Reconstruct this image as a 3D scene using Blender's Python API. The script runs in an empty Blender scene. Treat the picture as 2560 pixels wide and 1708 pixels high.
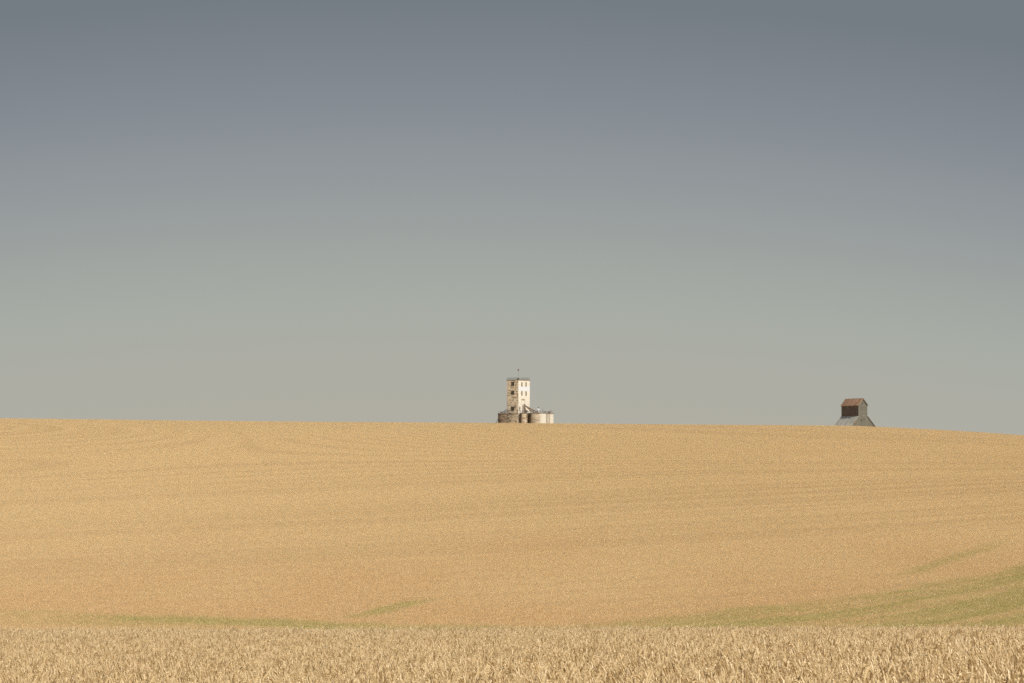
import bpy, bmesh, math, random
import numpy as np
from mathutils import Vector, Matrix, Euler
R = math.radians
EYE = 1.6                       # height of the camera; terrain heights below are relative to it
SC = bpy.context.scene
COL = SC.collection

# ------------------------------------------------------------ camera
cam_d = bpy.data.cameras.new('camera')
cam_d.lens = 100.0
cam_d.sensor_width = 36.0
cam_d.clip_start = 0.5
cam_d.clip_end = 30000
cam = bpy.data.objects.new('camera', cam_d)
COL.objects.link(cam)
cam.location = (0, 0, EYE)
cam.rotation_euler = (R(90) + math.atan(396 / 7111), 0, 0)
SC.camera = cam

# ------------------------------------------------------------ colour management
vs = SC.view_settings
vs.view_transform = 'Standard'
vs.look = 'None'
vs.exposure = 0.22
vs.gamma = 1.0
vs.use_curve_mapping = False
SC.cycles.use_denoising = False
SC.cycles.max_bounces = 6
SC.cycles.diffuse_bounces = 4
SC.cycles.transmission_bounces = 4
SC.cycles.sample_clamp_indirect = 5
SC.cycles.pixel_filter_type = 'BLACKMAN_HARRIS'
SC.cycles.filter_width = 1.6

# ------------------------------------------------------------ sun and sky
SUN_EL = R(52)
SUN_DIR = Vector((.715, -.70, 0)).normalized() * math.cos(SUN_EL) + Vector((0, 0, math.sin(SUN_EL)))
sl = bpy.data.lights.new('sun', 'SUN')
sl.energy = 4.2
sl.angle = R(0.53)
sl.color = (1.0, .96, .89)
sun = bpy.data.objects.new('sun', sl)
COL.objects.link(sun)
sun.rotation_euler = SUN_DIR.to_track_quat('Z', 'Y').to_euler()
sun.location = (200, -200, 300)


def lin(c):
    return tuple((v / 255 / 12.92 if v / 255 <= .04045 else ((v / 255 + .055) / 1.055) ** 2.4) for v in c)


world = bpy.data.worlds.new('World')
SC.world = world
world.use_nodes = True
wt = world.node_tree
wt.nodes.clear()


def wn(t, **k):
    n = wt.nodes.new(t)
    for a, b in k.items():
        setattr(n, a, b)
    return n


def wmath(op, a, b=None, c=None):
    n = wn('ShaderNodeMath', operation=op)
    for i, v in enumerate((a, b, c)):
        if v is None:
            continue
        if isinstance(v, (int, float)):
            n.inputs[i].default_value = v
        else:
            wt.links.new(v, n.inputs[i])
    return n.outputs[0]


tc = wn('ShaderNodeTexCoord')
sp = wn('ShaderNodeSeparateXYZ')
wt.links.new(tc.outputs['Generated'], sp.inputs[0])
# dusty lower sky: grey-blue overhead, warm grey towards the land, a little deeper to the sides
xx = wmath('MULTIPLY', sp.outputs[0], sp.outputs[0])
front = wmath('MINIMUM', wmath('ADD', wmath('MULTIPLY', xx, .415), wmath('MULTIPLY', sp.outputs[0], .0247)), .02)
ze = wmath('ADD', sp.outputs[2], front)
mr = wn('ShaderNodeMapRange')
mr.inputs['From Min'].default_value = 0
mr.inputs['From Max'].default_value = .3
wt.links.new(ze, mr.inputs['Value'])
ramp = wn('ShaderNodeValToRGB')
wt.links.new(mr.outputs[0], ramp.inputs[0])
SKY = [(1250, (177, 173, 161)), (1030, (176, 174, 163)), (900, (173, 173, 164)), (760, (167, 172, 164)), (640, (161, 166, 162)),
       (510, (152, 157, 158)), (380, (143, 149, 153)), (260, (133, 140, 147)), (130, (125, 132, 139)), (0, (117, 125, 132))]
els = ramp.color_ramp.elements
for i, (py, c) in enumerate(SKY):
    p = math.sin(math.atan((854 - py) / 7111) + math.atan(396 / 7111)) / .3
    e = els[i] if i < 2 else els.new(p)
    e.position = max(0, p)
    e.color = lin(c) + (1,)
nish = wn('ShaderNodeTexSky', sky_type='NISHITA')
nish.sun_disc = False
nish.sun_elevation = SUN_EL
nish.sun_rotation = math.atan2(SUN_DIR.x, SUN_DIR.y)
nish.air_density = 1.0
nish.dust_density = 2.0
ups = wn('ShaderNodeMapRange', interpolation_type='SMOOTHSTEP')
ups.inputs['From Min'].default_value = .19
ups.inputs['From Max'].default_value = .5
wt.links.new(sp.outputs[2], ups.inputs['Value'])
sc10 = wn('ShaderNodeVectorMath', operation='SCALE')
sc10.inputs['Scale'].default_value = 1 / .15 / 2 ** .22
wt.links.new(ramp.outputs[0], sc10.inputs[0])
mx = wn('ShaderNodeMix', data_type='RGBA')
wt.links.new(ups.outputs[0], mx.inputs['Factor'])
wt.links.new(sc10.outputs[0], mx.inputs['A'])
wt.links.new(nish.outputs[0], mx.inputs['B'])
bg = wn('ShaderNodeBackground')
bg.inputs['Strength'].default_value = .15
wt.links.new(mx.outputs['Result'], bg.inputs['Color'])
wo = wn('ShaderNodeOutputWorld')
wt.links.new(bg.outputs[0], wo.inputs['Surface'])

# ------------------------------------------------------------ terrain heights (crop top, relative to the eye)

YP=np.array([-3000,-60,0,20,60,90,104,120,140,170,220,300,400,500,600,680,760,900,1100,1400,1700,2200,4000,12000],float)
ZP=np.array([-2.0,-1.2,-.75,-1.51,-3.03,-4.17,-5.3,-6.4,-6.5,-6.1,-4.84,-1.5,4.0,10.25,15.41,18.27,18.87,17,20,30,38,40,10,-60],float)
def pchip(xq,x,y):
    h=np.diff(x); d=np.diff(y)/h
    m=np.zeros_like(y); m[0]=d[0]; m[-1]=d[-1]
    for i in range(1,len(x)-1):
        if d[i-1]*d[i]>0:
            w1=2*h[i]+h[i-1]; w2=h[i]+2*h[i-1]
            m[i]=(w1+w2)/(w1/d[i-1]+w2/d[i])
    i=np.clip(np.searchsorted(x,xq)-1,0,len(x)-2)
    t=(xq-x[i])/h[i]
    return (2*t**3-3*t**2+1)*y[i]+(t**3-2*t**2+t)*h[i]*m[i]+(-2*t**3+3*t**2)*y[i+1]+(t**3-t**2)*h[i]*m[i+1]
CX=np.array([-3000,-400,-200,-122,-66,0,48,78,87,104,122,200,400,3000],float)
CZ=np.array([4,3.0,1.8,1.15,.48,0,-.38,-.62,-.98,-1.85,-3.05,-6.5,-10,-14],float)
def sstep(t): t=np.clip(t,0,1); return t*t*(3-2*t)
def ztop(x,y):
    x=np.asarray(x,float); y=np.asarray(y,float)
    z=pchip(np.clip(y,-2999,11999),YP,ZP)
    z=z+pchip(np.clip(x,-2999,2999),CX,CZ)*sstep((y-200)/450)*(1-.75*sstep((y-900)/500))
    z=z+.3*np.tanh(x/5)*np.clip((90-y)/60,0,1)*np.clip((y+20)/40,0,1)
    return z

CROP = .85


def zground(x, y):
    return ztop(x, y) - CROP + EYE


# ------------------------------------------------------------ helpers
def tag(o, label=None, cat=None, group=None, kind=None):
    if label: o['label'] = label
    if cat: o['category'] = cat
    if group: o['group'] = group
    if kind: o['kind'] = kind
    return o


def empty(name, loc, rz=0):
    o = bpy.data.objects.new(name, None)
    COL.objects.link(o)
    o.location = loc
    o.rotation_euler = (0, 0, rz)
    o.empty_display_size = 1
    return o


class MB:
    def __init__(self):
        self.v = []; self.f = []; self.sm = []

    def poly(self, pts, faces, smooth=False):
        b = len(self.v)
        self.v += [tuple(p) for p in pts]
        self.f += [tuple(b + i for i in f) for f in faces]
        self.sm += [smooth] * len(faces)
        return self

    def box(self, x0, x1, y0, y1, z0, z1):
        p = [(x, y, z) for z in (z0, z1) for x, y in ((x0, y0), (x1, y0), (x1, y1), (x0, y1))]
        return self.poly(p, [(3, 2, 1, 0), (4, 5, 6, 7), (0, 1, 5, 4), (1, 2, 6, 5), (2, 3, 7, 6), (3, 0, 4, 7)])

    def tube(self, a, b, r, n=8, r2=None, smooth=True):
        a = Vector(a); b = Vector(b); r2 = r if r2 is None else r2
        q = (b - a).to_track_quat('Z', 'Y')
        p = []
        for c, rr in ((a, r), (b, r2)):
            for i in range(n):
                t = 2 * math.pi * i / n
                p.append(c + q @ Vector((rr * math.cos(t), rr * math.sin(t), 0)))
        fs = [(i, (i + 1) % n, n + (i + 1) % n, n + i) for i in range(n)]
        self.poly(p, fs, smooth)
        self.poly(p[:n], [tuple(reversed(range(n)))])
        return self.poly(p[n:], [tuple(range(n))])

    def bar(self, a, b, w, h):
        a = Vector(a); b = Vector(b)
        d = (b - a).normalized()
        s = d.cross(Vector((0, 0, 1)))
        s = Vector((1, 0, 0)) if s.length < 1e-3 else s.normalized()
        u = s.cross(d)
        p = [c + s * i * w / 2 + u * j * h / 2 for c in (a, b) for i, j in ((-1, -1), (1, -1), (1, 1), (-1, 1))]
        return self.poly(p, [(0, 1, 2, 3), (7, 6, 5, 4), (0, 4, 5, 1), (1, 5, 6, 2), (2, 6, 7, 3), (3, 7, 4, 0)])

    def lathe(self, cx, cy, prof, n=40, cap=True):
        p = []
        for r, z in prof:
            for i in range(n):
                t = 2 * math.pi * i / n
                p.append((cx + r * math.cos(t), cy + r * math.sin(t), z))
        fs = []
        for k in range(len(prof) - 1):
            for i in range(n):
                j = (i + 1) % n
                fs.append((k * n + i, k * n + j, (k + 1) * n + j, (k + 1) * n + i))
        self.poly(p, fs, True)
        if cap:
            m = len(prof) - 1
            self.poly(p[m * n:], [tuple(range(n))])
            self.poly(p[:n], [tuple(reversed(range(n)))])
        return self

    def build(self, name, mat, parent=None):
        me = bpy.data.meshes.new(name)
        me.from_pydata(self.v, [], self.f)
        me.polygons.foreach_set('use_smooth', self.sm)
        me.validate()
        bm = bmesh.new(); bm.from_mesh(me)
        bmesh.ops.recalc_face_normals(bm, faces=bm.faces)
        bm.to_mesh(me); bm.free()
        me.materials.append(mat)
        o = bpy.data.objects.new(name, me)
        COL.objects.link(o)
        if parent: o.parent = parent
        return o


# ------------------------------------------------------------ materials
class NT:
    def __init__(self, name):
        self.m = bpy.data.materials.new(name)
        self.m.use_nodes = True
        self.t = self.m.node_tree
        self.t.nodes.clear()
        self.out = self.n('ShaderNodeOutputMaterial')

    def n(self, ty, **k):
        n = self.t.nodes.new(ty)
        for a, b in k.items(): setattr(n, a, b)
        return n

    def set(self, sock, v):
        if hasattr(v, 'is_output') or isinstance(v, bpy.types.NodeSocket):
            self.t.links.new(v, sock)
        else:
            sock.default_value = v

    def math(self, op, *a, clamp=False):
        n = self.n('ShaderNodeMath', operation=op, use_clamp=clamp)
        for i, v in enumerate(a): self.set(n.inputs[i], v)
        return n.outputs[0]

    def mix(self, f, a, b, blend='MIX'):
        n = self.n('ShaderNodeMix', data_type='RGBA', blend_type=blend)
        self.set(n.inputs['Factor'], f)
        self.set(n.inputs['A'], a if isinstance(a, bpy.types.NodeSocket) else tuple(a) + (1,) * (4 - len(a)))
        self.set(n.inputs['B'], b if isinstance(b, bpy.types.NodeSocket) else tuple(b) + (1,) * (4 - len(b)))
        return n.outputs['Result']

    def noise(self, vec, scale=1, detail=3, rough=.5, dist=0):
        n = self.n('ShaderNodeTexNoise')
        self.set(n.inputs['Vector'], vec)
        n.inputs['Scale'].default_value = scale
        n.inputs['Detail'].default_value = detail
        n.inputs['Roughness'].default_value = rough
        n.inputs['Distortion'].default_value = dist
        return n.outputs[0]

    def rng(self, v, a, b, c=0, d=1, smooth=True):
        n = self.n('ShaderNodeMapRange', interpolation_type='SMOOTHSTEP' if smooth else 'LINEAR')
        self.set(n.inputs['Value'], v)
        n.inputs['From Min'].default_value = a
        n.inputs['From Max'].default_value = b
        n.inputs['To Min'].default_value = c
        n.inputs['To Max'].default_value = d
        return n.outputs[0]

    def xyz(self, x, y, z):
        n = self.n('ShaderNodeCombineXYZ')
        for i, v in enumerate((x, y, z)): self.set(n.inputs[i], v)
        return n.outputs[0]

    def sep(self, v):
        n = self.n('ShaderNodeSeparateXYZ'); self.set(n.inputs[0], v)
        return n.outputs[0], n.outputs[1], n.outputs[2]

    def curve(self, v, pts, x0, x1, y0, y1):
        u = self.rng(v, x0, x1, 0, 1, smooth=False)
        n = self.n('ShaderNodeFloatCurve')
        self.set(n.inputs['Value'], u)
        c = n.mapping.curves[0]
        P = [((a - x0) / (x1 - x0), (b - y0) / (y1 - y0)) for a, b in pts]
        c.points[0].location = P[0]; c.points[1].location = P[-1]
        for p in P[1:-1]: c.points.new(*p)
        n.mapping.use_clip = False
        n.mapping.update()
        return self.math('ADD', self.math('MULTIPLY', n.outputs[0], y1 - y0), y0)

    def principled(self, col, rough=.8, metal=0, spec=.3, bump=None, bs=.3, bd=.02):
        p = self.n('ShaderNodeBsdfPrincipled')
        self.set(p.inputs['Base Color'], col if isinstance(col, bpy.types.NodeSocket) else tuple(col) + (1,) * (4 - len(col)))
        self.set(p.inputs['Roughness'], rough)
        p.inputs['Metallic'].default_value = metal
        p.inputs['Specular IOR Level'].default_value = spec
        if bump is not None:
            b = self.n('ShaderNodeBump')
            b.inputs['Strength'].default_value = bs
            b.inputs['Distance'].default_value = bd
            self.set(b.inputs['Height'], bump)
            self.t.links.new(b.outputs[0], p.inputs['Normal'])
        self.t.links.new(p.outputs[0], self.out.inputs[0])
        return self.m


def crop_colour(N):
    """Ripe wheat colour across the land, in world metres (real variety in ripeness, plus a brightening painted to the right)."""
    g = N.n('ShaderNodeNewGeometry')
    x, y, z = N.sep(g.outputs['Position'])
    n1 = N.noise(N.xyz(N.math('MULTIPLY', x, .011), N.math('MULTIPLY', y, .0025), 3.3), 1, 1, .5)
    # faint drill and sprayer strokes that follow the contours
    bend = N.math('MULTIPLY', x, N.rng(y, 360, 580, .9, -2.1))
    w = N.math('SUBTRACT', y, bend)
    n2 = N.noise(N.xyz(N.math('MULTIPLY', x, .004), N.math('MULTIPLY', w, .03), 1.7), 1, 1, .5)
    n3 = N.noise(N.xyz(N.math('MULTIPLY', x, .003), N.math('MULTIPLY', w, .16), 8.2), 1, 1, .4)
    c = N.mix(N.math('ADD', N.rng(n1, .3, .7, 0, .8), N.rng(x, 0, 90, 0, .7), clamp=True), GOLD, PALE)  # x term paints the right side paler to offset its duller lighting
    c = N.mix(N.rng(n2, .4, .66, 0, .4), c, TAN)
    c = N.mix(N.rng(n3, .5, .66, 0, .8), c, PALE)
    # faint drill lines sweeping over the slope
    dl = N.math('SINE', N.math('ADD', N.math('MULTIPLY', w, .62), N.math('MULTIPLY', n2, 14.0)))
    pt = N.noise(N.xyz(N.math('MULTIPLY', x, .012), N.math('MULTIPLY', y, .01), 4.4), 1, 1, .5)
    c = N.mix(N.math('MULTIPLY', N.rng(dl, .2, 1, 0, .5), N.rng(pt, .4, .6, .15, 1)), c, PALE)
    c = N.mix(N.math('MULTIPLY', N.rng(dl, -.3, -1, 0, .35), N.rng(pt, .4, .6, .15, 1)), c, TAN)
    # ruddy ripe patches low on the slope
    n4 = N.noise(N.xyz(N.math('MULTIPLY', x, .045), N.math('MULTIPLY', y, .011), 5.1), 1, 3, .5, .3)
    low = N.math('MULTIPLY', N.rng(y, 300, 190, 0, 1), N.rng(y, 130, 160, 0, 1))
    c = N.mix(N.math('MULTIPLY', low, N.rng(n4, .32, .68, .1, .9)), c, RUDDY)
    # greener wheat in the damp swale and the draw running up to the right
    top = N.curve(x, [(-60, 172), (-30, 163), (-14, 155.5), (-4, 149), (2, 148), (7, 154), (12, 163), (20, 175.5), (27, 191), (34, 207), (40, 221), (60, 270), (100, 370)], -60, 100, 100, 400)
    bot = N.curve(x, [(-60, 165), (-30, 156), (-20, 149), (-12, 144), (-6, 128), (0, 134), (10, 140), (20, 136), (30, 142), (40, 158), (100, 260)], -60, 100, 100, 400)
    wob = N.noise(N.xyz(N.math('MULTIPLY', x, .12), N.math('MULTIPLY', y, .06), 0), 1, 3, .6)
    wob = N.math('MULTIPLY', N.math('SUBTRACT', wob, .5), 14)
    vt = N.math('SUBTRACT', N.math('ADD', y, wob), top)
    vb = N.math('SUBTRACT', N.math('ADD', y, wob), bot)
    st = N.noise(N.xyz(N.math('MULTIPLY', x, .045), N.math('MULTIPLY', N.math('SUBTRACT', y, top), .2), 2.0), 1, 3, .65, .3)
    sm = N.noise(N.xyz(N.math('MULTIPLY', x, 1.1), N.math('MULTIPLY', y, .28), 6), 1, 2, .6)
    gr = N.math('MULTIPLY', N.rng(vt, 3, -4), N.rng(vb, -6, 6))
    gr = N.math('MULTIPLY', gr, N.math('ADD', N.rng(st, .36, .66, .2, .95), N.rng(sm, .3, .7, -.2, .2)), clamp=True)
    gr = N.math('MULTIPLY', gr, N.rng(x, -40, 30, .95, 1))
    # thin green strand up the right, and a small tuft left of the middle
    t1 = N.math('ABSOLUTE', N.math('SUBTRACT', N.math('ADD', y, N.math('MULTIPLY', wob, .6)), N.math('ADD', N.math('MULTIPLY', x, 3.15), 117)))
    g1 = N.math('MULTIPLY', N.rng(t1, 5, 0), N.math('MULTIPLY', N.rng(x, 26, 31), N.rng(x, 47, 36)))
    t2 = N.math('ABSOLUTE', N.math('ADD', N.math('SUBTRACT', x, N.math('MULTIPLY', N.math('SUBTRACT', y, 166), .17)), 7.0))
    g2 = N.math('MULTIPLY', N.rng(t2, 1.3, .3), N.math('MULTIPLY', N.rng(y, 154, 160), N.rng(y, 180, 170)))
    g2 = N.math('MULTIPLY', g2, N.rng(sm, .3, .55, .3, 1))
    gr = N.math('MAXIMUM', gr, N.math('MAXIMUM', N.math('MULTIPLY', g1, .6), N.math('MULTIPLY', g2, .8)))
    c = N.mix(gr, c, GREEN)
    # the near rise is a touch paler and drier
    c = N.mix(N.rng(y, 112, 60, 0, 1), c, NEARC)
    return c, x, y


GOLD = (.70, .55, .305)
PALE = (.74, .588, .34)
TAN = (.65, .495, .272)
RUDDY = (.70, .52, .28)
GREEN = (.55, .475, .20)
NEARC = (.73, .555, .285)


def wheat_mat(name, far):
    N = NT(name)
    c, x, y = crop_colour(N)
    at = N.n('ShaderNodeAttribute', attribute_name='tint')
    t = at.outputs['Fac']
    br = N.rng(t, .06, .17, 1, 0)
    c = N.mix(N.math('MULTIPLY', br, .75 if not far else .2), c, (.26, .145, .06))
    pl = N.rng(t, .72, 1, 0, .26 if not far else .12)
    c = N.mix(pl, c, (.85, .73, .50))
    hs = N.n('ShaderNodeHueSaturation')
    N.set(hs.inputs['Color'], c)
    N.set(hs.inputs['Value'], N.rng(t, 0, 1, .93 if not far else .95, 1.05 if not far else 1.04, smooth=False))
    c = hs.outputs[0]
    d = N.n('ShaderNodeBsdfDiffuse'); N.set(d.inputs['Color'], c)
    tr = N.n('ShaderNodeBsdfTranslucent'); N.set(tr.inputs['Color'], c)
    gl = N.n('ShaderNodeBsdfGlossy'); gl.inputs['Roughness'].default_value = .45
    gl.inputs['Color'].default_value = (.9, .85, .75, 1)
    m1 = N.n('ShaderNodeMixShader'); m1.inputs[0].default_value = .44 if far else .4
    N.t.links.new(d.outputs[0], m1.inputs[1]); N.t.links.new(tr.outputs[0], m1.inputs[2])
    m2 = N.n('ShaderNodeMixShader'); m2.inputs[0].default_value = .04
    N.t.links.new(m1.outputs[0], m2.inputs[1]); N.t.links.new(gl.outputs[0], m2.inputs[2])
    N.t.links.new(m2.outputs[0], N.out.inputs[0])
    return N.m


def ground_mat():
    N = NT('wheat_ground')
    c, x, y = crop_colour(N)
    g = N.n('ShaderNodeNewGeometry')
    n = N.noise(g.outputs['Position'], 2.5, 5, .7)
    c = N.mix(N.rng(n, .3, .7, .2, 0), c, (.3, .19, .09))
    return N.principled(c, .95, spec=.1)


def concrete(name, base, stain, amount, streak=1.0, seed=0.0, dark=(.12, .085, .055), grow=1.0, zones=None):
    N = NT(name)
    tcn = N.n('ShaderNodeTexCoord')
    x, y, z = N.sep(tcn.outputs['Object'])
    h = N.math('ADD', x, N.math('MULTIPLY', y, 1.13))
    P = N.xyz(h, N.math('SUBTRACT', x, y), z)
    big = N.noise(N.xyz(N.math('MULTIPLY', h, .35 * grow), seed, N.math('MULTIPLY', z, .8 * grow)), 1, 4, .55, .25)
    run = N.noise(N.xyz(N.math('MULTIPLY', h, 1.4), seed + 4, N.math('MULTIPLY', z, .09)), 1, 4, .7)
    lift = N.noise(N.xyz(N.math('MULTIPLY', h, .25), seed + 7, N.math('MULTIPLY', z, 1.6)), 1, 4, .6)
    fine = N.noise(P, 2.2, 6, .75)
    c = N.mix(N.rng(fine, .3, .7, 0, .35), base, stain)
    c = N.mix(N.rng(big, .43, .62, 0, amount), c, stain)
    c = N.mix(N.math('MULTIPLY', N.rng(lift, .47, .6), N.rng(big, .42, .56, 0, amount)), c, dark)
    c = N.mix(N.math('MULTIPLY', N.rng(run, .5, .75), streak), c, stain)
    if zones:                       # tone bands across local x: a paler part, crevice shade and stain
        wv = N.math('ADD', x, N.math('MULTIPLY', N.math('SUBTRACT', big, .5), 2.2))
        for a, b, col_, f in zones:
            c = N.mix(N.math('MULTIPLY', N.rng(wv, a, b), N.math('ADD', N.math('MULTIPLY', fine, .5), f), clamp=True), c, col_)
    # pour joints every 1.2 m
    fr = N.math('FRACT', N.math('DIVIDE', z, 1.22))
    ln = N.math('MULTIPLY', N.rng(N.math('ABSOLUTE', N.math('SUBTRACT', fr, .5)), .46, .5), .35 * min(1, amount + .3))
    c = N.mix(ln, c, stain)
    return N.principled(c, .9, spec=.15, bump=fine, bs=.4, bd=.03)


def metal_paint(name, col, rust, amount, rough=.6, metal=0.0, scale=1.2, ribs=None):
    N = NT(name)
    tcn = N.n('ShaderNodeTexCoord')
    x, y, z = N.sep(tcn.outputs['Object'])
    n = N.noise(tcn.outputs['Object'], scale, 5, .7, .5)
    c = N.mix(N.rng(n, .62 - amount * .35, .75, 0, 1), col, rust)
    n2 = N.noise(tcn.outputs['Object'], scale * 4, 4, .7)
    c = N.mix(N.rng(n2, .4, .66, 0, .4), c, rust)
    b = None
    if ribs:
        b = N.math('SINE', N.math('MULTIPLY', y, 2 * math.pi / ribs))
        sheet = N.noise(N.xyz(N.math('FLOOR', N.math('DIVIDE', y, .8)), N.math('FLOOR', N.math('DIVIDE', z, 1.9)), 3), 3.1, 0)
        c = N.mix(N.rng(sheet, .35, .65, 0, .45), c, tuple(v * .62 for v in rust))
        sheet2 = N.noise(N.xyz(N.math('FLOOR', N.math('DIVIDE', y, .8)), N.math('FLOOR', N.math('DIVIDE', z, 1.9)), 9), 2.3, 0)
        c = N.mix(N.rng(sheet2, .55, .7, 0, .5), c, tuple(min(1, v * 1.5) for v in col))
    return N.principled(c, rough, metal, .3, b, .5, .03)


def siding(name, col, dark, light, scale=1.0, boards=.25, vary=.5):
    N = NT(name)
    tcn = N.n('ShaderNodeTexCoord')
    x, y, z = N.sep(tcn.outputs['Object'])
    h = N.math('ADD', x, y)
    b = N.math('FLOOR', N.math('DIVIDE', h, boards))
    bn = N.noise(N.xyz(b, 0, N.math('MULTIPLY', z, .12)), 1.7, 2)
    big = N.noise(tcn.outputs['Object'], .45 * scale, 4, .65, .4)
    run = N.noise(N.xyz(N.math('MULTIPLY', h, 2), 0, N.math('MULTIPLY', z, .2)), 1, 3, .6)
    c = N.mix(N.rng(bn, .35, .65, 0, vary), col, dark)
    c = N.mix(N.rng(big, .5, .7, 0, .6), c, light)
    c = N.mix(N.rng(run, .55, .75, 0, .5), c, dark)
    gap = N.math('FRACT', N.math('DIVIDE', h, boards))
    bump = N.rng(N.math('ABSOLUTE', N.math('SUBTRACT', gap, .5)), .42, .5, 1, 0)
    return N.principled(c, .9, spec=.15, bump=bump, bs=.6, bd=.03)


def plain(name, col, rough=.7, metal=0, vary=.2, scale=3):
    N = NT(name)
    tcn = N.n('ShaderNodeTexCoord')
    n = N.noise(tcn.outputs['Object'], scale, 4, .6)
    c = N.mix(N.rng(n, .3, .7, 0, vary), col, tuple(v * .55 for v in col))
    return N.principled(c, rough, metal, .3)


# ------------------------------------------------------------ ground sheet
def axis(stops):
    out = []
    for a, b, s in stops:
        out += list(np.arange(a, b, s))
    out.append(stops[-1][1])
    return np.array(out, float)


gx = axis([(-6000, -1000, 500), (-1000, -200, 40), (-200, 200, 4), (200, 1000, 40), (1000, 6000, 500)])
gy = axis([(-2900, -100, 200), (-100, 0, 10), (0, 130, 2), (130, 800, 6), (800, 2400, 40), (2400, 11900, 500)])
X, Y = np.meshgrid(gx, gy)
Z = zground(X, Y)
V = np.stack([X, Y, Z], -1).reshape(-1, 3)
nx, ny = len(gx), len(gy)
I = np.arange(nx * ny).reshape(ny, nx)
F = np.stack([I[:-1, :-1], I[:-1, 1:], I[1:, 1:], I[1:, :-1]], -1).reshape(-1, 4)
me = bpy.data.meshes.new('ground')
me.from_pydata(V.tolist(), [], F.tolist())
me.polygons.foreach_set('use_smooth', [True] * len(F))
me.materials.append(ground_mat())
ground = bpy.data.objects.new('ground', me)
COL.objects.link(ground)
ground['kind'] = 'structure'

# ------------------------------------------------------------ wheat
rng = np.random.default_rng(7)


def sweep(path, radii, n, V, F, T, tint, twist=0.0, flat=1.0):
    """tube of n sides along path; appended to the lists"""
    b0 = len(V)
    path = [np.array(p, float) for p in path]
    for k, (p, r) in enumerate(zip(path, radii)):
        d = path[min(k + 1, len(path) - 1)] - path[max(k - 1, 0)]
        d /= np.linalg.norm(d) + 1e-9
        a = np.array([0.31, 1, 0.2]) if abs(d[1]) < .9 else np.array([1, 0, 0.])
        u = np.cross(d, a); u /= np.linalg.norm(u)
        w = np.cross(d, u)
        for i in range(n):
            t = 2 * math.pi * i / n + twist
            V.append(p + u * r * math.cos(t) + w * r * flat * math.sin(t)); T.append(tint)
    for k in range(len(path) - 1):
        for i in range(n):
            j = (i + 1) % n
            F.append((b0 + k * n + i, b0 + k * n + j, b0 + (k + 1) * n + j, b0 + (k + 1) * n + i))


def stalk(V, F, T, x, y, detail):
    h = rng.normal(.80, .045 if detail else .016)
    if detail and rng.random() < .035: h += rng.uniform(.05, .17)
    az = rng.uniform(0, 2 * math.pi) if not detail or rng.random() < .85 else rng.normal(2.6, .7)
    lean = abs(rng.normal(.10, .08)) if detail else abs(rng.normal(.08, .04))
    nod = rng.choice([rng.uniform(0, .5), rng.uniform(.5, 1.3), rng.uniform(1.3, 2.4)], p=[.6, .27, .13] if detail else [.8, .2, 0])
    d = np.array([math.cos(az), math.sin(az), 0])
    p0 = np.array([x, y, h * .3 if detail else h * .72])
    ang = lean
    pts = [p0]
    seg = [h * .28, h * .22, h * .13] if detail else [h * .16]
    for s in seg:
        ang += .05
        pts.append(pts[-1] + (d * math.sin(ang) + np.array([0, 0, math.cos(ang)])) * s)
    tint = float(np.clip(rng.beta(1.7, 1.6), 0, 1))
    if detail:
        sweep(pts, [.0022] * len(pts), 3, V, F, T, min(1, tint * .6 + .35))
    L = rng.uniform(.065, .105)
    m = 7 if detail else 3
    hp = [pts[-1]]
    for k in range(m - 1):
        ang += nod / m
        hp.append(hp[-1] + (d * math.sin(ang) + np.array([0, 0, math.cos(ang)])) * L / (m - 1))
    R0 = rng.uniform(.0068, .0092)
    if detail:
        rad = [R0 * (.5 if k == 0 else (.45 if k == m - 1 else (1.0 if k % 2 else .76))) for k in range(m)]
        sweep(hp, rad, 4, V, F, T, tint, rng.uniform(0, 1.5), .8)
        if rng.random() < .8:    # short awns at the tip and sides
            for q in range(3):
                s = hp[rng.integers(2, m)]
                e = s + (hp[-1] - hp[-2]) / (np.linalg.norm(hp[-1] - hp[-2]) + 1e-9) * rng.uniform(.02, .05) + rng.normal(0, .008, 3)
                b0 = len(V); o = rng.normal(0, .0012, 3)
                V.extend([s - o, s + o, e]); T.extend([min(1, tint + .2)] * 3); F.append((b0, b0 + 1, b0 + 2))
    else:
        sweep(hp, [R0 * 1.0, R0 * 1.7, R0 * .9], 3, V, F, T, tint)


def blade(V, F, T, x, y, big):
    """dry curling leaf"""
    az = rng.uniform(0, 2 * math.pi)
    d = np.array([math.cos(az), math.sin(az), 0]); s = np.array([-d[1], d[0], 0])
    p = np.array([x, y, rng.uniform(.35, .72)])
    L = rng.uniform(.12, .28); n = 5 if big else 3
    ang = rng.uniform(.1, .6); w = rng.uniform(.003, .0065) * (1 if big else 1.5)
    tint = float(rng.uniform(.3, 1)); b0 = len(V)
    for k in range(n):
        ww = w * (1 - (k / (n - 1)) ** 2 * .85)
        tw = rng.normal(0, .25)
        V.extend([p - (s * math.cos(tw) + np.array([0, 0, math.sin(tw)])) * ww, p + (s * math.cos(tw) + np.array([0, 0, math.sin(tw)])) * ww])
        T.extend([tint, tint])
        ang += rng.uniform(.2, 1.0)
        p = p + (d * math.sin(ang) + np.array([0, 0, math.cos(ang)])) * L / (n - 1)
    for k in range(n - 1):
        F.append((b0 + 2 * k, b0 + 2 * k + 1, b0 + 2 * k + 3, b0 + 2 * k + 2))


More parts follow.
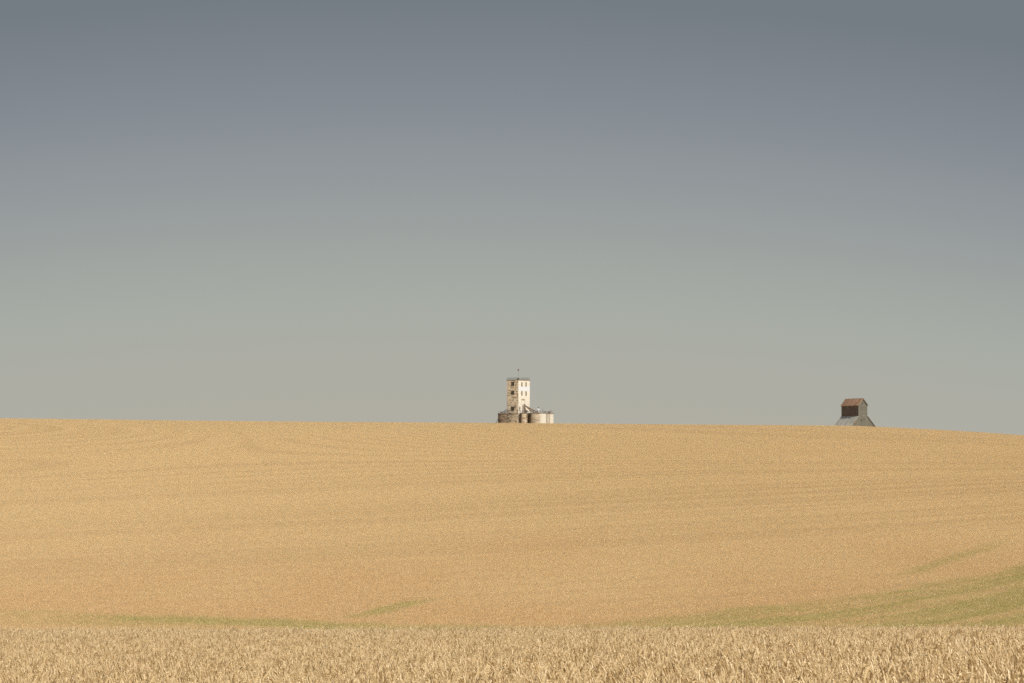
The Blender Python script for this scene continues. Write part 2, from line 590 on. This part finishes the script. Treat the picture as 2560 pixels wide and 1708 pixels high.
def patch(size, count, leaves, detail, mat, name):
    V, F, T = [], [], []
    n = int(math.sqrt(count)) + 1
    cells = [(i, j) for i in range(n) for j in range(n)]
    rng.shuffle(cells)
    for i, j in cells[:count]:
        stalk(V, F, T, ((i + rng.random()) / n - .5) * size, ((j + rng.random()) / n - .5) * size, detail)
    for _ in range(leaves):
        blade(V, F, T, rng.uniform(-.5, .5) * size, rng.uniform(-.5, .5) * size, detail)
    m = bpy.data.meshes.new(name)
    m.from_pydata([tuple(v) for v in V], [], F)
    a = m.attributes.new('tint', 'FLOAT', 'POINT')
    a.data.foreach_set('value', np.array(T, np.float32))
    m.materials.append(mat)
    return bpy.data.objects.new(name, m)


def scatter(name, cell, y0, y1, half, variants, mat, zjit, s0=.95, s1=1.08, jit=.15):
    """one mesh of anchor points + a node tree that sets a wheat clump on each"""
    P, Rt, S, K = [], [], [], []
    col = bpy.data.collections.new(name + '_clumps')
    for v in variants: col.objects.link(v)
    ys = np.arange(y0, y1, cell)
    for yy in ys:
        hw = half(yy)
        xs = np.arange(-hw, hw, cell) + rng.uniform(0, cell)
        jx = xs + rng.uniform(-jit, jit, len(xs)) * cell
        jy = yy + rng.uniform(-jit, jit, len(xs)) * cell
        zz = zground(jx, jy)
        e = .5
        sx = (zground(jx + e, jy) - zground(jx - e, jy)) / (2 * e)
        sy = (zground(jx, jy + e) - zground(jx, jy - e)) / (2 * e)
        for k in range(len(xs)):
            up = Vector((-sx[k], -sy[k], 1)).normalized()
            q = Vector((0, 0, 1)).rotation_difference(up)
            r = (q.to_matrix() @ Matrix.Rotation(rng.uniform(-1.6, 1.6) * jit, 3, 'Z')).to_euler()
            P.append((jx[k], jy[k], zz[k] + rng.normal(0, zjit)))
            Rt.append(tuple(r)); K.append(int(rng.integers(0, len(variants))))
            S.append(rng.uniform(s0, s1))
    m = bpy.data.meshes.new(name)
    m.from_pydata(P, [], [])
    a = m.attributes.new('rot', 'FLOAT_VECTOR', 'POINT'); a.data.foreach_set('vector', np.array(Rt, np.float32).ravel())
    a = m.attributes.new('size', 'FLOAT', 'POINT'); a.data.foreach_set('value', np.array(S, np.float32))
    a = m.attributes.new('pick', 'INT', 'POINT'); a.data.foreach_set('value', np.array(K, np.int32))
    m.materials.append(mat)
    o = bpy.data.objects.new(name, m)
    COL.objects.link(o)
    ng = bpy.data.node_groups.new(name + '_nodes', 'GeometryNodeTree')
    ng.interface.new_socket('Geometry', in_out='INPUT', socket_type='NodeSocketGeometry')
    ng.interface.new_socket('Geometry', in_out='OUTPUT', socket_type='NodeSocketGeometry')
    nn = ng.nodes.new; ll = ng.links.new
    gi = nn('NodeGroupInput'); go = nn('NodeGroupOutput')
    ip = nn('GeometryNodeInstanceOnPoints'); ci = nn('GeometryNodeCollectionInfo')
    ci.inputs['Collection'].default_value = col
    ci.inputs['Separate Children'].default_value = True
    ci.inputs['Reset Children'].default_value = True
    ip.inputs['Pick Instance'].default_value = True

    def at(nm, ty):
        n = nn('GeometryNodeInputNamedAttribute'); n.data_type = ty
        n.inputs['Name'].default_value = nm
        return n.outputs['Attribute']
    e2r = nn('FunctionNodeEulerToRotation')
    ll(at('rot', 'FLOAT_VECTOR'), e2r.inputs[0])
    ll(gi.outputs[0], ip.inputs['Points'])
    ll(ci.outputs[0], ip.inputs['Instance'])
    ll(at('pick', 'INT'), ip.inputs['Instance Index'])
    ll(e2r.outputs[0], ip.inputs['Rotation'])
    ll(at('size', 'FLOAT'), ip.inputs['Scale'])
    ll(ip.outputs[0], go.inputs[0])
    md = o.modifiers.new('clumps', 'NODES'); md.node_group = ng
    return o


mn = wheat_mat('ripe_wheat', False)
mf = wheat_mat('ripe_wheat_far', True)
near_v = [patch(.5, 88, 18, True, mn, 'wheat_clump') for _ in range(16)]
far_v = [patch(3.0, 1089, 260, False, mf, 'wheat_tuft') for _ in range(16)]
o = scatter('wheat_crop', .46, 14, 108, lambda y: .2 * y + 3, near_v, mn, .025)
tag(o, 'dense bleached wheat ears filling the front strip of the picture', 'wheat', kind='stuff')
o = scatter('wheat_field', 3.0, 109, 712, lambda y: .2 * y + 12, far_v, mf, 0, 1, 1, 0)
tag(o, 'golden wheat covering the far rising slope up to the skyline', 'wheat field', kind='stuff')

# ------------------------------------------------------------ materials of the buildings
M_left = concrete('weathered_concrete', (.84, .74, .58), (.56, .45, .32), 1.0, .35, 1.0, (.15, .105, .07), 1.0)
M_right = concrete('cream_concrete', (.58, .54, .46), (.46, .40, .30), .3, .3, 5.0, (.32, .25, .17))
M_white = plain('white_paint', (.50, .51, .51), .7, 0, .05, 1)
M_rim = plain('rusty_coping', (.165, .115, .085), .9, 0, .4)
M_glass = plain('dusty_glass', (.05, .042, .032), .35, 0, .5, 1.5)
M_mullion = plain('old_steel_mullion', (.20, .17, .12), .7)
M_rail = plain('grey_rail', (.16, .17, .15), .7)
M_pipe = metal_paint('spout_steel', (.24, .18, .13), (.13, .075, .045), .5)
M_slot = plain('unlit_glass', (.035, .03, .022), .95, 0, .3)
M_dark = plain('dark_steel', (.09, .075, .06), .7)
M_cream = plain('cream_spout', (.72, .62, .48), .6, 0, .2)
M_red = plain('red_beacon', (.09, .02, .018), .6)
M_siloA = concrete('stained_silo_concrete', (.52, .44, .33), (.30, .22, .145), .7, .6, 11.0, (.14, .095, .06), 1, [(.9, 1.9, (.10, .07, .04), .7), (-1.0, -1.9, (.09, .06, .035), .7)])  # crevice shade and stain painted dark on both side edges
M_siloB = concrete('grey_brown_silo_concrete', (.48, .41, .31), (.30, .235, .16), .7, .4, 17.0, (.18, .13, .08), 1, [(.8, 2.6, (.49, .46, .39), .62), (-3.4, -4.2, (.11, .075, .045), .75)])  # paler right part; left edge carries painted crevice shade and stain
M_siloC = concrete('clean_silo_concrete', (.49, .46, .39), (.38, .33, .25), .3, .35, 23.0, (.45, .33, .2))
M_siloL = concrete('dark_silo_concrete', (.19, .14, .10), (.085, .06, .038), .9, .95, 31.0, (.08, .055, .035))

# ------------------------------------------------------------ concrete grain elevator tower
TD = 1700.0
U = TD / 7111.0                      # metres to one photo pixel there


def tx(px): return (px - 1280) * U
def tz(py): return (1250 - py) * U + EYE


S2 = 9.73 / 2
TC = Vector((3.8, TD + S2 * math.sqrt(2), 0))
TG = float(zground(TC.x, TC.y)) - .3
tower = empty('grain_elevator', (TC.x, TC.y, TG), R(45))
tag(tower, 'tall square cream concrete grain elevator tower with a blank white band on its sunny side', 'grain elevator')


def lz(py): return tz(py) - TG


TOP = lz(951.2)
# wall: four shells so each side keeps its own weathering
w = MB().poly([(-S2, S2, 0), (-S2, -S2, 0), (-S2, -S2, TOP), (-S2, S2, TOP), (-S2 + .3, S2 - .3, 0), (-S2 + .3, -S2 + .3, 0), (-S2 + .3, -S2 + .3, TOP), (-S2 + .3, S2 - .3, TOP)],
              [(0, 1, 2, 3), (7, 6, 5, 4), (3, 2, 6, 7), (0, 3, 7, 4), (1, 0, 4, 5), (2, 1, 5, 6)])
side = w.build('wall', M_left, tower)
side['label'] = 'mottled stained side wall in shade'
w = MB().poly([(-S2, -S2, 0), (S2, -S2, 0), (S2, -S2, TOP), (-S2, -S2, TOP), (-S2 + .3, -S2 + .3, 0), (S2 - .3, -S2 + .3, 0), (S2 - .3, -S2 + .3, TOP), (-S2 + .3, -S2 + .3, TOP)],
              [(0, 1, 2, 3), (7, 6, 5, 4), (3, 2, 6, 7), (0, 3, 7, 4), (1, 0, 4, 5), (2, 1, 5, 6)])
side = w.build('wall', M_right, tower)
side['label'] = 'sunlit cream front wall'
w = MB().poly([(S2, -S2, 0), (S2, S2, 0), (-S2, S2, 0), (S2, -S2, TOP), (S2, S2, TOP), (-S2, S2, TOP),
               (S2 - .3, -S2 + .3, 0), (S2 - .3, S2 - .3, 0), (-S2 + .3, S2 - .3, 0), (S2 - .3, -S2 + .3, TOP), (S2 - .3, S2 - .3, TOP), (-S2 + .3, S2 - .3, TOP)],
              [(0, 1, 4, 3), (1, 2, 5, 4), (7, 6, 9, 10), (8, 7, 10, 11), (3, 4, 10, 9), (4, 5, 11, 10), (0, 3, 9, 6), (2, 8, 11, 5), (0, 6, 7, 1), (1, 7, 8, 2)])
w.build('wall', M_left, tower)
# roof deck and rusty coping
r = MB()
c = .14
for a in ((-S2 - c, S2 + c, -S2 - c, -S2 + .4), (-S2 - c, S2 + c, S2 - .4, S2 + c)):
    r.box(*a, TOP + .002, TOP + .38)
for a in ((-S2 - c, -S2 + .4), (S2 - .4, S2 + c)):
    r.box(*a, -S2 + .403, S2 - .403, TOP + .002, TOP + .38)
r.build('coping', M_rim, tower)
MB().box(-S2 + .405, S2 - .405, -S2 + .405, S2 - .405, TOP - .2, TOP + .1).build('roof', M_dark, tower)
# railing round the roof
r = MB()
zt = TOP + .382
for k in range(9):
    t = -S2 + .1 + k * (2 * S2 - .2) / 8
    for p in ((t, -S2 + .1), (t, S2 - .1), (-S2 + .1, t), (S2 - .1, t)):
        r.tube((*p, zt), (*p, zt + 1.35), .065, 5)
for hh in (.5, .95, 1.36):
    for a, b in (((-1, -1), (1, -1)), ((1, -1), (1, 1)), ((1, 1), (-1, 1)), ((-1, 1), (-1, -1))):
        q = S2 - .1
        r.tube((a[0] * q, a[1] * q, zt + hh), (b[0] * q, b[1] * q, zt + hh), .045, 5)
r.build('railing', M_rail, tower)
# mast with beacon over the near corner
mq = (-S2 + .5, -S2 + .5)
mb = MB().tube((*mq, TOP + .1), (*mq, lz(931)), .075, 6).tube((*mq, lz(931)), (*mq, lz(916)), .045, 6)
mast = mb.build('mast', M_rail, tower)
b = MB().lathe(*mq, [(.05, lz(928.0)), (.3, lz(927.2)), (.38, lz(925.6)), (.3, lz(923.6)), (.1, lz(922.6))], 12)
b.build('beacon', M_red, mast)
MB().box(mq[0] - .45, mq[0] + .45, mq[1] - .3, mq[1] + .5, TOP + .102, TOP + 1.3).build('hatch_house', M_dark, tower)


def window_on(face, u, zc, ww, hh, nx_, ny_):
    """steel window set on a wall: face 'x' is the left face, 'y' the right one; u runs left to right"""
    def P(a, d, z): return (-S2 - d, -a, z) if face == 'x' else (a, -S2 - d, z)

    def bx(m, a0, a1, d0, d1, z0, z1):
        p = [P(a, d, z) for z in (z0, z1) for a, d in ((a0, d0), (a1, d0), (a1, d1), (a0, d1))]
        m.poly(p, [(3, 2, 1, 0), (4, 5, 6, 7), (0, 1, 5, 4), (1, 2, 6, 5), (2, 3, 7, 6), (3, 0, 4, 7)])
    fr = MB(); t = .1 if face == 'x' else .03
    bx(fr, u - ww / 2 - t, u - ww / 2, .004, .09, zc - hh / 2 - t, zc + hh / 2 + t)
    bx(fr, u + ww / 2, u + ww / 2 + t, .004, .09, zc - hh / 2 - t, zc + hh / 2 + t)
    bx(fr, u - ww / 2 + .002, u + ww / 2 - .002, .004, .09, zc + hh / 2, zc + hh / 2 + t)
    bx(fr, u - ww / 2 - .2, u + ww / 2 + .2, .006, .22, zc - hh / 2 - t - .14, zc - hh / 2 - t - .002)
    wn_ = fr.build('window', M_mullion, tower)
    g = MB(); bx(g, u - ww / 2 + .001, u + ww / 2 - .001, .003, .03, zc - hh / 2 - t + .002, zc + hh / 2 - .001)
    g.build('pane', M_glass if face == 'x' else M_slot, wn_)
    if nx_:
        m = MB()
        for i in range(1, nx_):
            a = u - ww / 2 + i * ww / nx_; bx(m, a - .03, a + .03, .032, .06, zc - hh / 2, zc + hh / 2)
        for j in range(1, ny_):
            z = zc - hh / 2 + j * hh / ny_; bx(m, u - ww / 2, u + ww / 2, .0325, .065, z - .03, z + .03)
        m.build('muntin', M_mullion, wn_)


for py in (959.4, 981.8, 1021.5):
    window_on('x', .1, lz(py), 2.45, 2.15, 4, 4)


def fu(px): return -S2 + (px - 1296) * U / math.cos(R(45))


for px in (1304.8, 1315.2):
    for py in (960.3, 983):
        window_on('y', fu(px), lz(py), .78, 2.25, 0, 0)
window_on('y', fu(1299.4), lz(1021.5), .62, 2.25, 0, 0)
MB().box(-S2 + .002, S2 - .002, -S2 - .03, -S2 - .003, lz(977.6), lz(965.4)).build('painted_band', M_white, tower)
# framed lifting door and ledge on the sunny side
d = MB()
d.box(fu(1304), fu(1312), -S2 - .35, -S2 - .003, lz(998.9), lz(997.6))
d.box(fu(1304), fu(1304) + .12, -S2 - .12, -S2 - .003, lz(1012), lz(998.95))
d.box(fu(1312) - .12, fu(1312), -S2 - .12, -S2 - .003, lz(1012), lz(998.95))
d.build('door_frame', M_siloB, tower)
# string course at the level of the silo tops
MB().box(-S2 - .13, -S2 - .003, -S2 - .13, S2, lz(1034.9), lz(1034.1)).build('ledge', M_siloB, tower)
# down pipes and leg casing
p = MB()
for px, r_, t in ((1306.6, .17, 1012), (1310.2, .24, 1009.5), (1311.9, .2, 1011)):
    p.tube((fu(px), -S2 - .45, lz(t)), (fu(px), -S2 - .45, lz(1034)), r_, 8)
p.build('downpipe', M_pipe, tower)


def loc(x, y, z):
    """world point to the tower's own axes"""
    v = Vector((x - TC.x, y - TC.y, 0)); a = R(-45)
    return (v.x * math.cos(a) - v.y * math.sin(a), v.x * math.sin(a) + v.y * math.cos(a), z - TG)


def tpt(px, py, y): return loc((px - 1280) / 7111 * y, y, (1250 - py) / 7111 * y + EYE)


yb = 1700.5
for (a, b_, r_, m) in (((1311.5, 1014.0), (1347.5, 1033.0), .4, M_pipe), ((1312.5, 1017.2), (1339.5, 1033.6), .34, M_pipe),
                       ((1313.0, 1017.5), (1324.5, 1033.6), .34, M_cream), ((1313.5, 1021.0), (1318.5, 1033.6), .28, M_cream)):
    yy = 1702.0
    s = MB().tube(tpt(*a, 1704), tpt(*b_, yb), r_, 10)
    A = Vector(tpt(*a, 1704)); B = Vector(tpt(*b_, yb))
    for k in (.3, .62, .97):
        c_ = A.lerp(B, k); dd = (B - A).normalized() * .12
        s.tube(c_ - dd, c_ + dd, r_ + .09, 10)
    s.build('spout', m, tower)
# trestle under the long spouts
tr = MB()
for k in (.35, .62):
    A = Vector(tpt(1311.5, 1014, 1704)).lerp(Vector(tpt(1347.5, 1033, yb)), k)
    zl = lz(1034.4)
    tr.bar((A.x - .5, A.y, zl), A, .12, .12); tr.bar((A.x + .5, A.y, zl), A, .12, .12)
tr.build('trestle', M_dark, tower)
q = MB()
A = Vector(tpt(1316.3, 1029, 1701))
q.tube(A + Vector((0, -.4, 0)), A + Vector((0, .4, 0)), .75, 14)
q.build('blower', M_dark, tower)
for (a, b_) in (((1268.2, 1023.4), (1255.0, 1031.8)), ((1268.4, 1027.8), (1259.5, 1033.2))):
    MB().tube(tpt(*a, 1706.3), tpt(*b_, 1703), .27, 8).build('spout', M_dark, tower)

# ------------------------------------------------------------ silos
SG = 'concrete silos round the elevator tower'


def silo(name_label, x, y, r, mat, rim=True, rail=(0, 360)):
    g = float(zground(x, y)) - .3
    top = tz(1034.2) - g + (TD - 1700) * 0
    s = empty('silo', (x, y, g))
    tag(s, name_label, 'silo', SG)
    MB().lathe(0, 0, [(r, 0), (r, top * .5), (r, top - .12)], 48, False).build('wall', mat, s)
    MB().lathe(0, 0, [(r + .07, top - .12), (r + .13, top - .1), (r + .13, top + .22), (r - .3, top + .3), (.05, top + .45)], 48).build('roof', M_rim, s)
    rl = MB(); a0, a1 = rail; n = max(4, int((a1 - a0) / 360 * 2 * math.pi * r / 2.2))
    for k in range(n + 1):
        t = R(a0 + (a1 - a0) * k / n); q_ = (r * math.cos(t), r * math.sin(t))
        rl.tube((*q_, top + .2), (*q_, top + 1.35), .045, 5)
        if k:
            for hh in (1.32,): rl.tube((*pq, top + hh), (*q_, top + hh), .04, 5)
        pq = q_
    rl.build('railing', M_rail, s)
    return s, top


BX, CX_ = 1344.0, 1370.3
sA, tA = silo('narrow brown-stained silo wedged against the sunny side of the tower', tx(1310.3), 1699.6, 2.66, M_siloA)
sB, tB = silo('widest drum-like silo, browner on its left half and cream on its right', tx(BX), 1700.0, 5.26, M_siloB)
sC, tC = silo('clean cream silo at the far right end, half behind the widest silo', tx(CX_), 1706.4, 3.3, M_siloC)
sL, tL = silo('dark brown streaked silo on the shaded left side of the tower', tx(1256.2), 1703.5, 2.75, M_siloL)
# raised joints on the end silo
for px in (1367.0, 1373.4):
    xx_ = tx(px) - tx(CX_); yy_ = -math.sqrt(3.3 ** 2 - xx_ ** 2)
    MB().tube((xx_, yy_, 0), (xx_, yy_, tC - .3), .16, 8).build('conduit', M_pipe, sC)
# cyclone, pole, motor housings on the silo tops
cx = tx(1345.2) - tx(BX)
cy = MB().lathe(cx, -1.0, [(.25, tB + .5), (.3, tB + .9), (.78, tB + 1.9), (.8, tB + 2.5), (.45, tB + 2.85)], 20)
cyc = cy.build('cyclone', M_white, sB)
MB().lathe(cx + .2, -1.0, [(.2, tB + 2.852), (.22, tB + 3.25), (.4, tB + 3.3), (.4, tB + 3.6), (.1, tB + 3.8)], 12).build('cap', M_dark, cyc)
pc = MB()
pc.tube((tx(1357.5) - tx(CX_), -.5, tC + .3), (tx(1357.5) - tx(CX_), -.5, tC + 3.1), .09, 6)
pc.tube((tx(1357.5) - tx(CX_) - .5, -.5, tC + 1.9), (tx(1357.5) - tx(CX_) + .5, -.5, tC + 1.9), .06, 6)
pc.build('lamp_post', M_rail, sC)
mh = MB()
mh.box(tx(1361.5) - tx(CX_), tx(1364.5) - tx(CX_), -1, .2, tC + .28, tC + 1.3)
mh.build('motor_housing', M_dark, sC)
mh = MB()
x0 = tx(1369.5) - tx(CX_)
mh.box(x0, x0 + 1.9, -1.6, -.2, tC + .3, tC + 1.0)
mh.box(x0 + .25, x0 + .8, -1.3, -.5, tC + 1.002, tC + 1.6)
mh.tube((x0 + .2, -.9, tC + 1.45), (x0 + 2.4, -.9, tC + 1.75), .13, 8)
mh.tube((x0 + 1.6, -.9, tC + 1.002), (x0 + 1.6, -.9, tC + 1.7), .1, 8)
mh.build('conveyor_head', M_rim, sC)
dk = MB()
dk.box(-1.4, .3, -1.2, -.3, tL + .5, tL + 1.0).box(.75, 1.9, -1.3, -.4, tL + .45, tL + .85)
dk.build('hopper', M_dark, sL)
# leaning discharge pipe left of the dark silo
xl = tx(1256.2)
lp = MB().tube((tx(1244.8) - xl, -1.2, lz(1047.8)), (tx(1240.5) - xl, -1.2, lz(1056)), .14, 8)
lp.tube((tx(1240.5) - xl, -1.2, lz(1056)), (tx(1240.0) - xl, -1.2, 0), .14, 8)
lp.tube((tx(1245.5) - xl, -1.0, lz(1049.8)), (tx(1244.0) - xl, -1.2, lz(1048.0)), .14, 8)
lp.build('discharge_pipe', M_dark, sL)
# dark sheet added to deepen shade in the gap between silos and tower
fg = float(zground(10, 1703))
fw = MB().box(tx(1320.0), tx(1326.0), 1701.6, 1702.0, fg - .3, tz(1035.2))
o = fw.build('gap_shade_sheet', M_siloL)
tag(o, 'dark narrow sheet added to deepen the shade in the recess between the stained silo and the mottled silo', 'wall')

# ------------------------------------------------------------ wooden elevator on the right
WD = 1500.0
UW = WD / 7111.0
PH = R(36)
W2, LL = 3.2, 13.15
cor = Vector(((2146.1 - 1280) * UW, WD, 0))
# local origin under the middle of the front gable
ox = cor + Vector((math.cos(PH) * W2, math.sin(PH) * W2, 0))
WG = float(zground(ox.x, ox.y + 5)) - .4
wood = empty('wooden_elevator', (ox.x, ox.y, WG), PH)
tag(wood, 'weathered wooden grain elevator with a rusty gable roof above wide lower metal roofs', 'grain elevator')


def wz(py): return (1250 - py) * UW + EYE - WG


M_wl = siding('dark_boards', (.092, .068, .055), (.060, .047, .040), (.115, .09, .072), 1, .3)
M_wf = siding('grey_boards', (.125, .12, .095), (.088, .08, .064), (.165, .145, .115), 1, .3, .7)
M_rust = metal_paint('rusty_roof_sheets', (.25, .14, .075), (.13, .072, .038), .5, .7, 0, .9, .3)
M_grey = metal_paint('grey_roof_sheets', (.27, .255, .20), (.22, .20, .155), .3, .65, 0, .5, .35)
M_trim = plain('tan_trim', (.26, .185, .10), .8)
ze_, zr_ = wz(1012.3), wz(996.6)
zj = wz(1040.8)
sl_ = math.tan(R(44))
WX = 9.6                                  # half width of the lower part
zlow = zj - (WX - W2) * sl_
# long side walls
MB().box(-W2, -W2 + .15, .155, LL - .155, zj - .5, ze_).build('wall', M_wl, wood)['label'] = 'dark brown long wall in shade'
MB().box(W2 - .15, W2, .155, LL - .155, zj - .5, ze_).build('wall', M_wl, wood)
# front and rear gable walls, tower and lower shoulders as one sheet of boards
for y0, y1 in ((0, .15), (LL - .15, LL)):
    prof = [(-WX, 0), (WX, 0), (WX, zlow), (W2, zj), (W2, ze_), (0, zr_), (-W2, ze_), (-W2, zj), (-WX, zlow)]
    n = len(prof)
    pts = [(a, y0, b) for a, b in prof] + [(a, y1, b) for a, b in prof]
    fs = [tuple(range(n)), tuple(range(2 * n - 1, n - 1, -1))] + [(i, i + n, (i + 1) % n + n, (i + 1) % n) for i in range(n)]
    g = MB().poly(pts, fs).build('gable_wall', M_wf, wood)
MB().box(-WX, -WX + .15, .152, LL - .152, 0, zlow).build('wall', M_wf, wood)
MB().box(WX - .15, WX, .152, LL - .152, 0, zlow).build('wall', M_wf, wood)


def slab(m, a, b, t, y0, y1):
    """roof sheet from (x,z) a to b, t thick"""
    d = Vector((b[0] - a[0], 0, b[1] - a[1])).normalized()
    nrm = Vector((-d.z, 0, d.x))
    if nrm.z < 0: nrm = -nrm
    A = Vector((a[0], 0, a[1])); B = Vector((b[0], 0, b[1]))
    o_ = [A + nrm * .01, B + nrm * .01, B + nrm * t, A + nrm * t]
    p_ = [(v.x, y0, v.z) for v in o_] + [(v.x, y1, v.z) for v in o_]
    m.poly(p_, [(0, 1, 2, 3), (7, 6, 5, 4), (0, 4, 5, 1), (1, 5, 6, 2), (2, 6, 7, 3), (3, 7, 4, 0)])


us = (zr_ - ze_) / W2
rf = MB()
slab(rf, (0, zr_), (-W2 - .35, ze_ - .35 * us), .1, -.3, LL + .3)
slab(rf, (.004, zr_), (W2 + .35, ze_ - .35 * us), .1, -.3, LL + .3)
roof = rf.build('roof', M_rust, wood)
roof['label'] = 'rusty brown upper gable roof'
tm = MB()
for s_ in (-1, 1):
    if s_ < 0: tm.bar((s_ * .02, -.36, zr_ - .02), (s_ * (W2 + .35), -.36, ze_ - .35 * us - .02), .09, .2)
    else: MB().bar((.03, -.36, zr_ - .02), (W2 + .35, -.36, ze_ - .35 * us - .02), .09, .34).build('trim', M_dark, roof)
tm.bar((-W2 - .40, -.3, ze_ - .35 * us - .02), (-W2 - .40, LL + .3, ze_ - .35 * us - .02), .08, .16)
tm.build('trim', M_trim, roof)
MB().tube((0, -.3, zr_ + .1), (0, LL + .3, zr_ + .1), .11, 8).build('ridge_cap', M_rust, roof)
for s_ in (-1, 1):
    m_ = MB()
    slab(m_, (s_ * (W2 + .003), zj), (s_ * (WX + .5), zj - (WX + .5 - W2) * sl_), .1, -.25, LL + .25)
    lr = m_.build('lower_roof', M_grey, wood)
    t_ = MB().bar((s_ * (W2 + .05), -.3, zj - .06), (s_ * (WX + .5), -.3, zj - (WX + .5 - W2) * sl_ - .02), .08, .2)
    t_.build('trim', M_dark if s_ > 0 else M_grey, lr)


def fx(px):  # px on the front gable -> local x
    return (px - 2146.1) * UW / math.cos(PH) - W2


for (zx, zy, w_, h_) in ((1400, 545, .55, .75), (1345, 1180, .62, .75), (1452, 1135, .6, .5), (1330, 1135, .5, .35)):
    px, py = 2060 + zx / 14.26, 970 + zy / 14.26
    a, z = fx(px), wz(py)
    f = MB().box(a - w_ / 2 - .07, a + w_ / 2 + .07, -.05, -.003, z - h_ / 2 - .07, z + h_ / 2 + .07).build('window', M_wf, wood)
    MB().box(a - w_ / 2, a + w_ / 2, -.07, -.052, z - h_ / 2, z + h_ / 2).build('pane', M_glass, f)
a, z = fx(2060 + 1445 / 14.26), wz(970 + 990 / 14.26)
MB().box(a - .35, a + .35, -.04, -.003, z - .4, z + .4).build('patch', M_grey, wood)['label'] = 'pale patched board'
a, z = fx(2060 + 1112 / 14.26), wz(970 + 1241 / 14.26)
MB().box(a - .55, a + .5, -.04, -.003, z - .25, z + .25).build('patch', M_rust, wood)['label'] = 'rusty sheet patch'
for zx, zy in ((680, 825), (812, 860), (920, 850), (1035, 855), (1158, 835)):
    yy_ = (1228 - zx) / 608 * LL
    z = wz(970 + zy / 14.26 + .0)
    f = MB().box(-W2 - .05, -W2 - .003, yy_ - .33, yy_ + .33, z - .5, z + .5).build('shutter', M_wl, wood)
    MB().box(-W2 - .07, -W2 - .052, yy_ - .26, yy_ + .26, z - .43, z + .43).build('pane', M_dark, f)
